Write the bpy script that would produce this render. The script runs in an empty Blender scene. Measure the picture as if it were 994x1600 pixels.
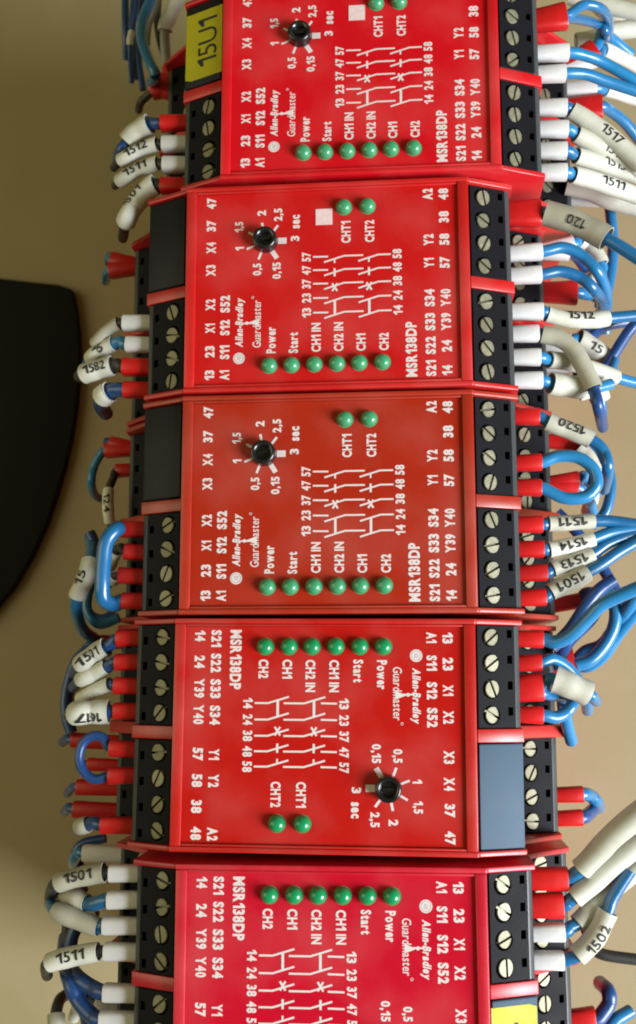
import bpy, bmesh, math, random
from mathutils import Vector, Matrix
random.seed(7)
MM = 0.001
H = 105.0                      # label plane of the relays above the mounting panel, mm
S = bpy.context.scene
COL = S.collection

# ---------------------------------------------------------------- camera, world, lamps, exposure
CAM = Vector((16.387, -33.260, 210.98))           # mm, relative to the label plane
CR = Matrix(((0.99633059, 0.01423415, 0.08439637),
             (-0.00079039, 0.98756176, -0.15722959),
             (-0.08558466, 0.15658594, 0.98394924)))
FPX = 1676.0
cd = bpy.data.cameras.new('camera'); cam = bpy.data.objects.new('camera', cd); COL.objects.link(cam)
cd.sensor_fit = 'VERTICAL'; cd.sensor_height = 24.0; cd.sensor_width = 24.0 * 994 / 1600
cd.lens = 24.0 * FPX / 1600
cd.clip_start = 0.005; cd.clip_end = 20
cam.matrix_world = Matrix.Translation((CAM + Vector((0, 0, H))) * MM) @ CR.to_4x4()
cd.dof.use_dof = True; cd.dof.focus_distance = 0.213; cd.dof.aperture_fstop = 25.14 / 1.5
S.camera = cam

w = bpy.data.worlds.new('World'); S.world = w; w.use_nodes = True
bg = w.node_tree.nodes['Background']; bg.inputs['Color'].default_value = (1.0, 0.86, 0.26, 1); bg.inputs['Strength'].default_value = 0.135


def area(name, loc, target, sx, sy, power, color):
    l = bpy.data.lights.new(name, 'AREA'); l.shape = 'RECTANGLE'; l.size = sx; l.size_y = sy; l.energy = power; l.color = color
    o = bpy.data.objects.new(name, l); COL.objects.link(o); o.location = loc
    o.rotation_euler = (Vector(target) - Vector(loc)).to_track_quat('-Z', 'Y').to_euler()
    return o


area('window_light', (0.785, -0.355, 0.545), (0.0, -0.01, 0.06), 0.44, 0.52, 23.0, (0.93, 0.97, 1.0))
area('room_light', (-0.80, 0.05, 0.66), (0.0, 0.0, 0.06), 0.60, 0.90, 3.4, (1.0, 0.92, 0.60))
S.cycles.filter_width = 1.9
S.view_settings.view_transform = 'Standard'; S.view_settings.look = 'None'
S.view_settings.exposure = 0.0; S.view_settings.gamma = 1.0


def at(u, v, z):
    """point of the place seen at photo pixel u, v at height z (mm, relative to the label plane)"""
    d = CR @ Vector(((u - 497) / FPX, -(v - 800) / FPX, -1.0))
    return CAM + d * ((z - CAM.z) / d.z)


# ---------------------------------------------------------------- materials
def mat(name, col, rough=0.45, metal=0.0, var=0.06, vscale=120.0, bump=0.0, bscale=900.0, coat=0.0, spec=0.5, rvar=0.06, col2=None, tone=0.0, tint=(1.0, 0.95, 0.8), dust=0.0):
    m = bpy.data.materials.new(name); m.use_nodes = True
    nt = m.node_tree; N = nt.nodes; b = N['Principled BSDF']
    b.inputs['Metallic'].default_value = metal; b.inputs['Specular IOR Level'].default_value = spec
    b.inputs['Coat Weight'].default_value = coat; b.inputs['Coat Roughness'].default_value = 0.35 if dust else 0.25
    tc = N.new('ShaderNodeTexCoord')
    n = N.new('ShaderNodeTexNoise'); n.inputs['Scale'].default_value = vscale; n.inputs['Detail'].default_value = 5
    nt.links.new(tc.outputs['Object'], n.inputs['Vector'])
    mx = N.new('ShaderNodeMix'); mx.data_type = 'RGBA'
    c2 = col2 or tuple(c * (1 - 2.2 * var) for c in col); c1 = tuple(min(1, c * (1 + var)) for c in col)
    mx.inputs[6].default_value = (*c2, 1); mx.inputs[7].default_value = (*c1, 1)
    nt.links.new(n.outputs['Fac'], mx.inputs[0]); out = mx.outputs[2]
    if tone:                                   # each piece has its own slightly aged shade
        oi = N.new('ShaderNodeObjectInfo'); tm = N.new('ShaderNodeMix'); tm.data_type = 'RGBA'; tm.blend_type = 'MULTIPLY'
        tm.inputs[7].default_value = tuple(1 - tone * (1.4 - t * .4 if t == 1 else 1.4 - t * .4 + (1 - t)) for t in tint) + (1,)
        nt.links.new(oi.outputs['Random'], tm.inputs[0]); nt.links.new(out, tm.inputs[6]); out = tm.outputs[2]
    if dust:                                   # sparse specks of dust and fine smudges
        v = N.new('ShaderNodeTexVoronoi'); v.inputs['Scale'].default_value = 230; v.feature = 'F1'
        nt.links.new(tc.outputs['Object'], v.inputs['Vector'])
        n3 = N.new('ShaderNodeTexNoise'); n3.inputs['Scale'].default_value = 55; n3.inputs['Detail'].default_value = 6; nt.links.new(tc.outputs['Object'], n3.inputs['Vector'])
        r1 = N.new('ShaderNodeMapRange'); r1.inputs[1].default_value = 0.03; r1.inputs[2].default_value = 0.075; r1.inputs[3].default_value = 1; r1.inputs[4].default_value = 0; nt.links.new(v.outputs['Distance'], r1.inputs[0])
        r2 = N.new('ShaderNodeMapRange'); r2.inputs[1].default_value = 0.60; r2.inputs[2].default_value = 0.66; nt.links.new(n3.outputs['Fac'], r2.inputs[0])
        mu = N.new('ShaderNodeMath'); mu.operation = 'MULTIPLY'; nt.links.new(r1.outputs[0], mu.inputs[0]); nt.links.new(r2.outputs[0], mu.inputs[1])
        r3 = N.new('ShaderNodeMapRange'); r3.inputs[1].default_value = 0.45; r3.inputs[2].default_value = 0.8; r3.inputs[4].default_value = 0.10; nt.links.new(n3.outputs['Fac'], r3.inputs[0])
        ad = N.new('ShaderNodeMath'); ad.operation = 'MULTIPLY_ADD'; ad.inputs[1].default_value = dust; nt.links.new(mu.outputs[0], ad.inputs[0]); nt.links.new(r3.outputs[0], ad.inputs[2])
        dm = N.new('ShaderNodeMix'); dm.data_type = 'RGBA'; dm.inputs[7].default_value = (0.55, 0.42, 0.38, 1)
        nt.links.new(ad.outputs[0], dm.inputs[0]); nt.links.new(out, dm.inputs[6]); out = dm.outputs[2]
    nt.links.new(out, b.inputs['Base Color'])
    mr = N.new('ShaderNodeMapRange'); mr.inputs[1].default_value = 0.3; mr.inputs[2].default_value = 0.7
    mr.inputs[3].default_value = max(0.02, rough - rvar); mr.inputs[4].default_value = min(1, rough + rvar)
    nt.links.new(n.outputs['Fac'], mr.inputs[0]); nt.links.new(mr.outputs[0], b.inputs['Roughness'])
    if bump:
        n2 = N.new('ShaderNodeTexNoise'); n2.inputs['Scale'].default_value = bscale; n2.inputs['Detail'].default_value = 3
        nt.links.new(tc.outputs['Object'], n2.inputs['Vector'])
        bp = N.new('ShaderNodeBump'); bp.inputs['Strength'].default_value = bump; bp.inputs['Distance'].default_value = 0.0002
        nt.links.new(n2.outputs['Fac'], bp.inputs['Height']); nt.links.new(bp.outputs[0], b.inputs['Normal'])
    return m


RED = {1: (0.55, 0.003, 0.010), 2: (0.50, 0.007, 0.008), 3: (0.36, 0.019, 0.006), 4: (0.44, 0.006, 0.004), 5: (0.50, 0.002, 0.020)}
M_body = {k: mat('red_housing_plastic', c, 0.40, bump=0.12, bscale=2500, dust=0.4, coat=0.35) for k, c in RED.items()}
M_face = {k: mat('red_label_film', c, 0.40, bump=0.05, bscale=1500, vscale=60, spec=0.3, rvar=0.10, dust=0.55) for k, c in RED.items()}
M_print = mat('white_print', (0.68, 0.60, 0.60), 0.5, var=0.05, vscale=2500)
M_black = mat('black_terminal_plastic', (0.010, 0.010, 0.013), 0.55, bump=0.25, bscale=2500, spec=0.08)
M_edge = mat('terminal_edge_painted_light', (0.05, 0.055, 0.06), 0.34, spec=0.5)
M_blank = mat('black_cover_plastic', (0.014, 0.016, 0.019), 0.45, bump=0.05, bscale=1800, spec=0.14)
M_blank_sheen = mat('black_cover_painted_sheen', (0.066, 0.11, 0.165), 0.62, bump=0.05, bscale=1800, spec=0.25)  # same black cover on the bright side, bluish window sheen put into its colour
M_hole = mat('dark_opening', (0.004, 0.004, 0.005), 0.7)
M_screw = mat('zinc_screw', (0.35, 0.335, 0.245), 0.55, metal=0.55, tone=0.35, tint=(1.0, 0.97, 0.85), var=0.25, vscale=900, bump=0.25, bscale=2500)
M_led = mat('pale_green_lens', (0.048, 0.28, 0.13), 0.24, vscale=300, coat=0.3)
M_led2 = mat('green_lens', (0.006, 0.25, 0.085), 0.22, vscale=300, coat=0.3)
M_knob = mat('black_knob', (0.008, 0.008, 0.009), 0.25, coat=0.3)
M_pale = mat('pale_sticker', (0.72, 0.55, 0.56), 0.55, var=0.08, vscale=900)
M_yel = mat('yellow_sticker', (0.84, 0.78, 0.028), 0.5, var=0.06, vscale=200)
M_ink = mat('black_ink', (0.012, 0.012, 0.014), 0.6)
M_blue = mat('blue_insulation', (0.020, 0.215, 0.48), 0.28, var=0.10, vscale=200, bump=0.05, coat=0.4, tone=0.35, tint=(0.8, 0.85, 1.0))
M_navy = mat('dark_blue_insulation', (0.012, 0.060, 0.22), 0.36, var=0.08, vscale=200, bump=0.05, coat=0.2)
M_grey = mat('grey_insulation', (0.30, 0.30, 0.27), 0.5, vscale=200)
M_dark = mat('dark_insulation', (0.035, 0.035, 0.033), 0.5, vscale=200)
M_fred = mat('red_ferrule_plastic', (0.62, 0.010, 0.012), 0.36, var=0.08, vscale=300, bump=0.12, tone=0.2, tint=(1.0, 0.9, 0.9))
M_fwhite = mat('white_ferrule_plastic', (0.72, 0.72, 0.75), 0.4, var=0.07, vscale=300, bump=0.12, tone=0.15)
M_slv = mat('white_marker_sleeve', (0.70, 0.71, 0.65), 0.5, var=0.10, vscale=260, bump=0.35, bscale=420, tone=0.30)
M_slg = mat('greyish_marker_sleeve', (0.42, 0.41, 0.33), 0.5, var=0.10, vscale=200, bump=0.35, bscale=420, tone=0.15)
M_panel = mat('tan_panel_paint', (0.315, 0.262, 0.140), 0.55, var=0.05, vscale=18, bump=0.15, bscale=600, dust=0.12)
M_cap = mat('black_cover', (0.009, 0.011, 0.010), 0.65, vscale=80, bump=0.2, spec=0.12)

# ---------------------------------------------------------------- helpers


def link(name, me, m, parent=None, mw=None):
    o = bpy.data.objects.new(name, me); COL.objects.link(o)
    if m is not None and not me.materials: me.materials.append(m)
    if parent: o.parent = parent
    if mw is not None: o.matrix_local = mw
    return o


def finish(bm, smooth=35):
    for v in bm.verts: v.co *= MM
    me = bpy.data.meshes.new('shape'); bm.normal_update()
    for f in bm.faces: f.smooth = smooth is not None
    if smooth is not None:
        lim = math.radians(smooth)
        for e in bm.edges:
            if len(e.link_faces) == 2 and e.calc_face_angle(0) > lim: e.smooth = False
    bm.to_mesh(me); bm.free(); return me


def box(bm, x0, x1, y0, y1, z0, z1):
    r = bmesh.ops.create_cube(bm, size=1)
    for v in r['verts']:
        v.co = Vector((x0 + (v.co.x + .5) * (x1 - x0), y0 + (v.co.y + .5) * (y1 - y0), z0 + (v.co.z + .5) * (z1 - z0)))
    return r['verts']


def prism_y(bm, prof, y0, y1):
    """solid with the x-z outline prof, from y0 to y1"""
    a = [bm.verts.new((x, y0, z)) for x, z in prof]; b = [bm.verts.new((x, y1, z)) for x, z in prof]
    n = len(prof)
    fs = [bm.faces.new(a), bm.faces.new(b[::-1])]
    for i in range(n): fs.append(bm.faces.new((a[i], b[i], b[(i + 1) % n], a[(i + 1) % n])))
    bmesh.ops.recalc_face_normals(bm, faces=fs)


def bevel(bm, w, seg=2, ang=30):
    bm.normal_update()
    es = [e for e in bm.edges if len(e.link_faces) == 2 and e.calc_face_angle(0) > math.radians(ang)]
    bmesh.ops.bevel(bm, geom=es, offset=w, segments=seg, affect='EDGES', profile=0.5, clamp_overlap=True)


def lathe(bm, prof, n=24, axis_shift=(0, 0)):
    rings = []
    for r, z in prof:
        if r < 1e-6: rings.append([bm.verts.new((axis_shift[0], axis_shift[1], z))])
        else: rings.append([bm.verts.new((axis_shift[0] + r * math.cos(2 * math.pi * i / n), axis_shift[1] + r * math.sin(2 * math.pi * i / n), z)) for i in range(n)])
    for a, b in zip(rings, rings[1:]):
        for i in range(n):
            j = (i + 1) % n
            if len(a) == 1 and len(b) == 1: continue
            if len(a) == 1: bm.faces.new((a[0], b[j], b[i]))
            elif len(b) == 1: bm.faces.new((a[i], a[j], b[0]))
            else: bm.faces.new((a[i], a[j], b[j], b[i]))
    bmesh.ops.recalc_face_normals(bm, faces=bm.faces[:])


def cut(bm, cutter):
    """boolean difference, returns a mesh in metres"""
    a = bpy.data.meshes.new('a'); bm.to_mesh(a); bm.free()
    b = bpy.data.meshes.new('b'); cutter.to_mesh(b); cutter.free()
    oa = bpy.data.objects.new('a', a); ob = bpy.data.objects.new('b', b); COL.objects.link(oa); COL.objects.link(ob)
    md = oa.modifiers.new('cut', 'BOOLEAN'); md.operation = 'DIFFERENCE'; md.object = ob; md.solver = 'EXACT'
    dg = bpy.context.evaluated_depsgraph_get()
    me = bpy.data.meshes.new_from_object(oa.evaluated_get(dg))
    bpy.data.objects.remove(oa); bpy.data.objects.remove(ob)
    out = bmesh.new(); out.from_mesh(me); bpy.data.meshes.remove(me)
    return finish(out, 30)


_tx = {}


def _char(ch, bold):
    """outline of one character in font units; the figure one is drawn with its flag"""
    k = (ch, bold)
    if k in _tx: return _tx[k]
    if ch == '1':
        w_ = 0.10 + bold * 2; h = 0.70
        vs = [(0.20, 0), (0.20 + w_, 0), (0.20 + w_, h), (0.22, h), (0.0, h * .80), (0.0, h * .80 - w_ * 1.05), (0.20, h * .70)]
        vs = [Vector((x, y - bold * (1 if y == 0 else 0) + (bold if y == h else 0), 0)) for x, y in vs]; fs = [(0, 1, 2, 3, 6), (3, 4, 5, 6)]
        _tx[k] = (vs, fs, 0.20 + w_); return _tx[k]
    c = bpy.data.curves.new('t', 'FONT'); c.body = ch; c.size = 1; c.offset = bold; c.resolution_u = 3; c.dimensions = '2D'; c.fill_mode = 'BOTH'
    o = bpy.data.objects.new('t', c); COL.objects.link(o)
    me = bpy.data.meshes.new_from_object(o.evaluated_get(bpy.context.evaluated_depsgraph_get()))
    bpy.data.objects.remove(o); bpy.data.curves.remove(c)
    vs = [v.co.copy() for v in me.vertices]; fs = [tuple(p.vertices) for p in me.polygons]; bpy.data.meshes.remove(me)
    x0 = min(v.x for v in vs)
    for v in vs: v.x -= x0
    _tx[k] = (vs, fs, max(v.x for v in vs)); return _tx[k]


def glyphs(s, bold=0.03, shear=0.0):
    """flat outline of a text, normalised to a unit box; returns (verts, faces)"""
    k = (s, bold, shear, 'all')
    if k not in _tx:
        X = 0.0; vs = []; fs = []
        for ch in s:
            if ch == ' ': X += .26; continue
            cv, cf, wd = _char(ch, bold); n0 = len(vs)
            vs += [Vector((v.x + X, v.y, 0)) for v in cv]; fs += [tuple(i + n0 for i in f) for f in cf]; X += wd + .085
        if shear:
            for v in vs: v.x += v.y * shear
        x0 = min(v.x for v in vs); x1 = max(v.x for v in vs); y0 = min(v.y for v in vs); y1 = max(v.y for v in vs)
        _tx[k] = ([((v.x - x0) / (x1 - x0) - .5, (v.y - y0) / (y1 - y0) - .5) for v in vs], fs)
    return _tx[k]


def put_text(bm, s, cx, cy, length, height, z=0.0, bold=0.03, shear=0.0, ang=90):
    """text centred at cx, cy with the given length along its reading direction"""
    vs, fs = glyphs(s, bold, shear); a = math.radians(ang); ca, sa = math.cos(a), math.sin(a)
    nv = []
    for x, y in vs:
        X, Y = x * length, y * height
        nv.append(bm.verts.new((cx + X * ca - Y * sa, cy + X * sa + Y * ca, z)))
    for f in fs:
        try: bm.faces.new([nv[i] for i in f])
        except ValueError: pass


def stroke(bm, x0, y0, x1, y1, wd, z=0.0):
    d = Vector((x1 - x0, y1 - y0)); d.normalize(); n = Vector((-d.y, d.x)) * wd / 2
    bm.faces.new([bm.verts.new((x + sgn * n.x, y + sgn * n.y, z)) for x, y, sgn in ((x0, y0, -1), (x1, y1, -1), (x1, y1, 1), (x0, y0, 1))])


# ---------------------------------------------------------------- the panel and the cover on it
bm = bmesh.new(); box(bm, -700, 700, -700, 700, -6, 0)
panel = link('panel', finish(bm, None), M_panel); panel['kind'] = 'structure'; panel['label'] = 'tan painted mounting panel behind the relays'

bm = bmesh.new()
outline = [(-60, 432), (0, 434), (50, 440), (90, 444), (112, 451), (118, 480), (122, 515), (123.5, 550), (122, 590), (118, 635), (111, 680), (101, 725), (88, 770), (71, 820), (50, 866), (22, 915), (-20, 965), (-60, 1000)]
o0 = at(20, 650, -H)
pts = [at(u, v, -H + 4) for u, v in outline]
a = [bm.verts.new((p.x - o0.x, p.y - o0.y, 0)) for p in pts]; b = [bm.verts.new((p.x - o0.x, p.y - o0.y, 4)) for p in pts]
bm.faces.new(a); bm.faces.new(b[::-1])
for i in range(len(a)): bm.faces.new((a[i], b[i], b[(i + 1) % len(a)], a[(i + 1) % len(a)]))
bmesh.ops.recalc_face_normals(bm, faces=bm.faces[:]); bevel(bm, 0.6, 2, 50)
cap = link('cover', finish(bm), M_cap); cap.location = Vector((o0.x, o0.y, 0)) * MM
cap['label'] = 'black curved plastic cover on the shaded tan panel beside the relays'; cap['category'] = 'cover'

# ---------------------------------------------------------------- relay parts (shared meshes, mm, label plane z = 0, origin on the panel)
YS = [18.9, 13.9, 8.9, 3.9, -3.9, -8.9, -13.9, -18.9]
BX0, BX1, BY0, BY1 = 29.9, 38.4, 1.45, 21.2        # upper tier block (x outwards)
SLANT = 25.0
SL = math.tan(math.radians(SLANT))
SLOPE1 = Matrix.Rotation(math.radians(SLANT), 4, 'Y')
T2X, T2Z = 39.3, -24.4                             # lower tier start


def block_mesh(x0, x1, ztop, depth):
    """terminal block of four, sloping outwards, with screw wells, test slots and wire openings"""
    bm = bmesh.new()
    zc = lambda x: ztop - (x - x0) * SL
    prof = [(x0, ztop), (x1 - 1.0, zc(x1 - 1.0)), (x1, zc(x1 - 1.0) - 0.85), (x1, ztop - depth), (x0, ztop - depth)]
    prism_y(bm, prof, BY0, BY1); bevel(bm, 0.12, 1, 20)
    c = bmesh.new(); sx = x0 + 3.1
    for y in YS[:4]:
        r = bmesh.ops.create_cone(c, cap_ends=True, segments=24, radius1=1.9, radius2=1.9, depth=5)
        bmesh.ops.transform(c, matrix=Matrix.Translation((sx, y, zc(sx) + 1.1)) @ SLOPE1, verts=r['verts'])
        v = box(c, x0 + 6.0, x0 + 7.0, y - .1, y + 1.5, zc(x0 + 6) - 2.6, zc(x0 + 6) + 3)
        v = box(c, x1 - 3.5, x1 + 2, y - 1.65, y + 1.65, ztop - 9.9, ztop - 6.6)
    me = cut(bm, c); me.materials.append(M_black); me.materials.append(M_edge)
    for p in me.polygons:                              # lit strip put into colour: paler, glossier outer edge of the block
        if p.center.x > (x1 - 1.02) * MM and 0.45 < p.normal.x < 0.85 and p.normal.z > 0: p.material_index = 1
    return me


B1 = block_mesh(BX0, BX1, -0.9, 13.5)
B2 = block_mesh(T2X + .2, 48.1, T2Z, 15.0)


def screw_mesh(kind):
    bm = bmesh.new(); lathe(bm, [(0, -1.2), (1.72, -1.2), (1.72, -0.15), (1.58, 0.0), (0, 0.03)], 28)
    c = bmesh.new(); box(c, -3, 3, -0.23, 0.23, -0.75, 1)
    return cut(bm, c)


SCR = screw_mesh(0)
# blank cover over an unused terminal place
bm = bmesh.new(); z0 = -0.55
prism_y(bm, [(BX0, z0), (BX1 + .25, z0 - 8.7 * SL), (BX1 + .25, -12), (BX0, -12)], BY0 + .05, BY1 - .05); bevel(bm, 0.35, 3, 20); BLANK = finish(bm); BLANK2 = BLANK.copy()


def housing_mesh():
    bm = bmesh.new()
    core = [(-29.6, -0.45), (29.6, -0.45), (29.6, -14.6), (38.7, -14.6), (38.7, -39.4), (45.6, -39.4), (45.6, -H), (-45.6, -H), (-45.6, -39.4), (-38.7, -39.4), (-38.7, -14.6), (-29.6, -14.6)]
    prism_y(bm, core, -21.25, 21.25)
    t = bmesh.new()
    # end cheeks and dividers follow the steps of both tiers
    chk = [(29.5, 0.65), (29.8, 0.1), (39.0, -4.2), (39.0, -16.5), (48.6, -26.6), (48.6, -41), (46.2, -H), (-46.2, -H), (-48.6, -41), (-48.6, -26.6), (-39.0, -16.5), (-39.0, -4.2), (-29.8, 0.1), (-29.5, 0.65)]
    prism_y(t, chk, 21.3, 22.35); prism_y(t, chk, -22.35, -21.3)
    for s in (1, -1):
        dv = [(s * x, z) for x, z in ((29.7, -0.7), (39.0, -4.95), (39.0, -17.6), (49.8, -27.4), (49.8, -39.2), (29.7, -39.2))]
        prism_y(t, dv, -1.3, 1.3)
    # raised rim round the recessed label
    for s in (1, -1):
        box(t, *sorted((s * 27.3, s * 29.45)), -21.28, 21.28, -0.6, 0.72)
        box(t, -27.28, 27.28, *sorted((s * 20.75, s * 21.28)), -0.6, 0.55)
    bevel(t, 0.22, 2, 25)
    me = bpy.data.meshes.new('x'); t.to_mesh(me); t.free(); bm.from_mesh(me); bpy.data.meshes.remove(me)
    return finish(bm, 40)


HOUS = housing_mesh()
bm = bmesh.new(); box(bm, -27.25, 27.25, -20.7, 20.7, -0.43, 0.0); FACE = finish(bm, None)
bm = bmesh.new(); lathe(bm, [(1.72, -.02), (1.72, .12), (1.55, .14), (1.55, .55), (1.5, .9), (1.33, 1.3), (1.02, 1.62), (.55, 1.82), (0, 1.88)], 26); LED = finish(bm, 60); LED2 = LED.copy()
bm = bmesh.new(); lathe(bm, [(2.55, 0.0), (2.5, 1.9), (2.42, 2.2), (2.2, 2.42), (1.95, 2.45), (1.6, 2.2), (1.25, 1.6), (1.2, 1.2), (0, 1.2)], 36); KNOB = finish(bm, 50)
bm = bmesh.new(); box(bm, -1.15, 1.15, -0.3, 0.3, 1.1, 1.75); KPTR = finish(bm, None)
bm = bmesh.new(); box(bm, -1.75, 1.75, -1.75, 1.75, 0.0, 0.09); PALE = finish(bm, None)

ZP = 0.035


def texts(rows, **kw):
    bm = bmesh.new()
    for r in rows: put_text(bm, *r, z=ZP, **kw)
    return finish(bm, None)


def tl(s): return sum(0.85 if ch == '1' else 1.24 for ch in s)


G1 = [('47', -24.2, 18.9), ('37', -24.2, 13.9), ('X4', -24.2, 9.0), ('X3', -24.2, 4.0), ('X2', -24.2, -3.5), ('X1', -24.2, -8.6), ('23', -24.2, -13.6), ('13', -24.2, -18.6),
      ('S52', -21.1, -3.4), ('S12', -21.1, -8.5), ('S11', -21.1, -13.8), ('A1', -21.1, -18.7),
      ('A2', 21.2, 19.0), ('Y2', 21.2, 9.0), ('Y1', 21.2, 4.0), ('S34', 21.2, -3.5), ('S33', 21.2, -8.6), ('S22', 21.2, -13.6), ('S21', 21.2, -18.4),
      ('48', 24.45, 18.9), ('38', 24.45, 13.9), ('58', 24.45, 9.0), ('57', 24.45, 4.0), ('Y40', 24.45, -3.6), ('Y39', 24.45, -8.7), ('24', 24.45, -13.8), ('14', 24.45, -18.9)]
T_TERM = texts([(s, x, y, tl(s), 2.05) for s, x, y in G1[:12]], bold=0.05)
T_TERM2 = texts([(s, x, y, tl(s), 2.1) for s, x, y in G1[12:]], bold=0.05)
LEDS = [('Power', -11.8, -16.94, 5.6, -11.5), ('Start', -7.2, -16.95, 4.4, -12.2), ('CH1 IN', -2.5, -16.93, 6.2, -11.2), ('CH2 IN', 2.15, -16.9, 6.2, -11.2),
        ('CH1', 6.7, -16.87, 3.7, -12.5), ('CH2', 11.4, -16.85, 3.7, -12.5), ('CHT1', 3.8, 16.8, 4.8, 11.4), ('CHT2', 8.72, 16.82, 4.8, 11.4)]
T_LED = texts([(s, x + .35, ly, ln, 2.0) for s, x, y, ln, ly in LEDS], bold=0.042)
KX, KY = -12.66, 10.0
bm = bmesh.new()
for s, x, y, ln in (('2', -13.55, 16.3, 1.2), ('2,5', -9.9, 15.8, 2.8), ('3', -6.5, 10.4, 1.15), ('0,15', -10.2, 3.5, 3.6), ('0,5', -14.3, 3.9, 2.6), ('1', -18.15, 8.6, .75), ('1,5', -18.15, 13.4, 2.3)):
    put_text(bm, s, x, y, ln, 1.85 if ',' not in s else 2.1, z=ZP, bold=0.042)
put_text(bm, 'sec', -6.2, 14.1, 3.0, 1.5, z=ZP, bold=0.045)
for ang, wd, r1 in ((0, 1.35, 4.4), (53, .5, 4.3), (101, .5, 4.2), (150, .45, 4.2), (201, .45, 4.3), (249, .5, 4.2), (302, 1.0, 4.5)):
    a = math.radians(ang); stroke(bm, KX + 2.6 * math.cos(a), KY + 2.6 * math.sin(a), KX + r1 * math.cos(a), KY + r1 * math.sin(a), wd, ZP)
T_DIAL = finish(bm, None)
bm = bmesh.new()
RY = [6.2, 3.3, 0.35, -2.75, -5.9]; LW = 0.36
for k, (y, l, r) in enumerate(zip(RY, ('57', '47', '37', '23', '13'), ('58', '48', '38', '24', '14'))):
    put_text(bm, l, -4.1, y + .05, 2.05, 1.9, z=ZP, bold=0.04); put_text(bm, r, 14.7, y + .05, 2.05, 1.9, z=ZP, bold=0.04)
    stroke(bm, -2.75, y, 0.4, y - .05, LW, ZP)
    for bx, ex in ((-0.45, 7.7), (6.65, 13.4)):
        kx = bx + 4.2
        stroke(bm, bx, y - 1.25, kx, y + .02, LW, ZP + .004); stroke(bm, kx - .05, y, ex, y, LW, ZP)
        mx, my = bx + 2.2, y - .6
        if k == 0: stroke(bm, mx, my + .1, mx, my - .9, LW, ZP + .008)
        elif k == 1: stroke(bm, mx, my + .85, mx, my - .9, LW + .08, ZP + .008)
        elif k == 2:
            for an in (60, 120): ca, sa = math.cos(math.radians(an)), math.sin(math.radians(an)); stroke(bm, mx - ca * 1.05, my - .3 - sa * .95, mx + ca * 1.05, my - .3 + sa * .95, LW + .05, ZP + .008 + an * 2e-5)
        elif k == 3: stroke(bm, mx, my, mx, RY[4] - .6, LW + .15, ZP + .008)
T_DIAG = finish(bm, None)
T_MODEL = texts([('MSR138DP', 17.28, -14.3, 11.6, 2.35)], bold=0.045)
bm = bmesh.new()
put_text(bm, 'Allen-Bradley', -17.9, -7.5, 10.7, 2.05, z=ZP, bold=0.05, shear=0.25)
put_text(bm, 'Guardmaster', -14.45, -7.9, 10.2, 1.75, z=ZP, bold=0.012, shear=0.1)
put_text(bm, 'o', -15.3, -2.2, .55, .55, z=ZP, bold=0.0)
lathe(bm, [(0, ZP), (1.22, ZP)], 28, (-18.1, -15.2))
stroke(bm, -17.4, -7.75, -14.2, -7.75, .3, ZP + .006)
bm.faces.new([bm.verts.new(p) for p in ((-16.2, -7.6, ZP + .01), (-14.0, -8.45, ZP + .01), (-14.0, -6.75, ZP + .01))])
lathe(bm, [(0, ZP + .012), (.36, ZP + .012)], 14, (-16.5, -7.7))
T_LOGO = finish(bm, None)
bm = bmesh.new()                       # grey ring and letters inside the round emblem
lathe(bm, [(.85, ZP + .02), (1.0, ZP + .02)], 28, (-18.1, -15.2)); put_text(bm, 'AB', -18.1, -15.2, 1.0, .8, z=ZP + .02, bold=0.02)
T_EMB = finish(bm, None); M_emb = mat('grey_print', (0.52, 0.42, 0.43), 0.5)

YSTK = None
RELAYS = {1: (7.12, 94.18, -.164, 0), 2: (0.04, 47.95, .135, 0), 3: (0.0, 2.5, 0.0, 0), 4: (-0.81, -43.15, -.413, 1), 5: (0.43, -89.85, .045, 1)}
RLAB = {1: 'topmost red relay, bearing the yellow sticker marked 15U1', 2: 'second red relay from the top, with black blank cover and pale square sticker',
        3: 'middle red relay of the row, slightly orange, with black blank cover and no sticker', 4: 'fourth red relay from the top, its print inverted, bluish sheen painted on blank cover',
        5: 'bottom crimson relay, cut by the frame, with a yellow sticker at its corner'}


def relay_matrix(k):
    x, y, r, flip = RELAYS[k]
    return Matrix.Translation(Vector((x, y, 0)) * MM) @ Matrix.Rotation(math.radians(r + 180 * flip), 4, 'Z')


UP = Matrix.Translation((0, 0, H * MM))
ROT180 = Matrix.Rotation(math.pi, 4, 'Z')


def T(x, y, z): return Matrix.Translation(Vector((x, y, z)) * MM)


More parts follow.
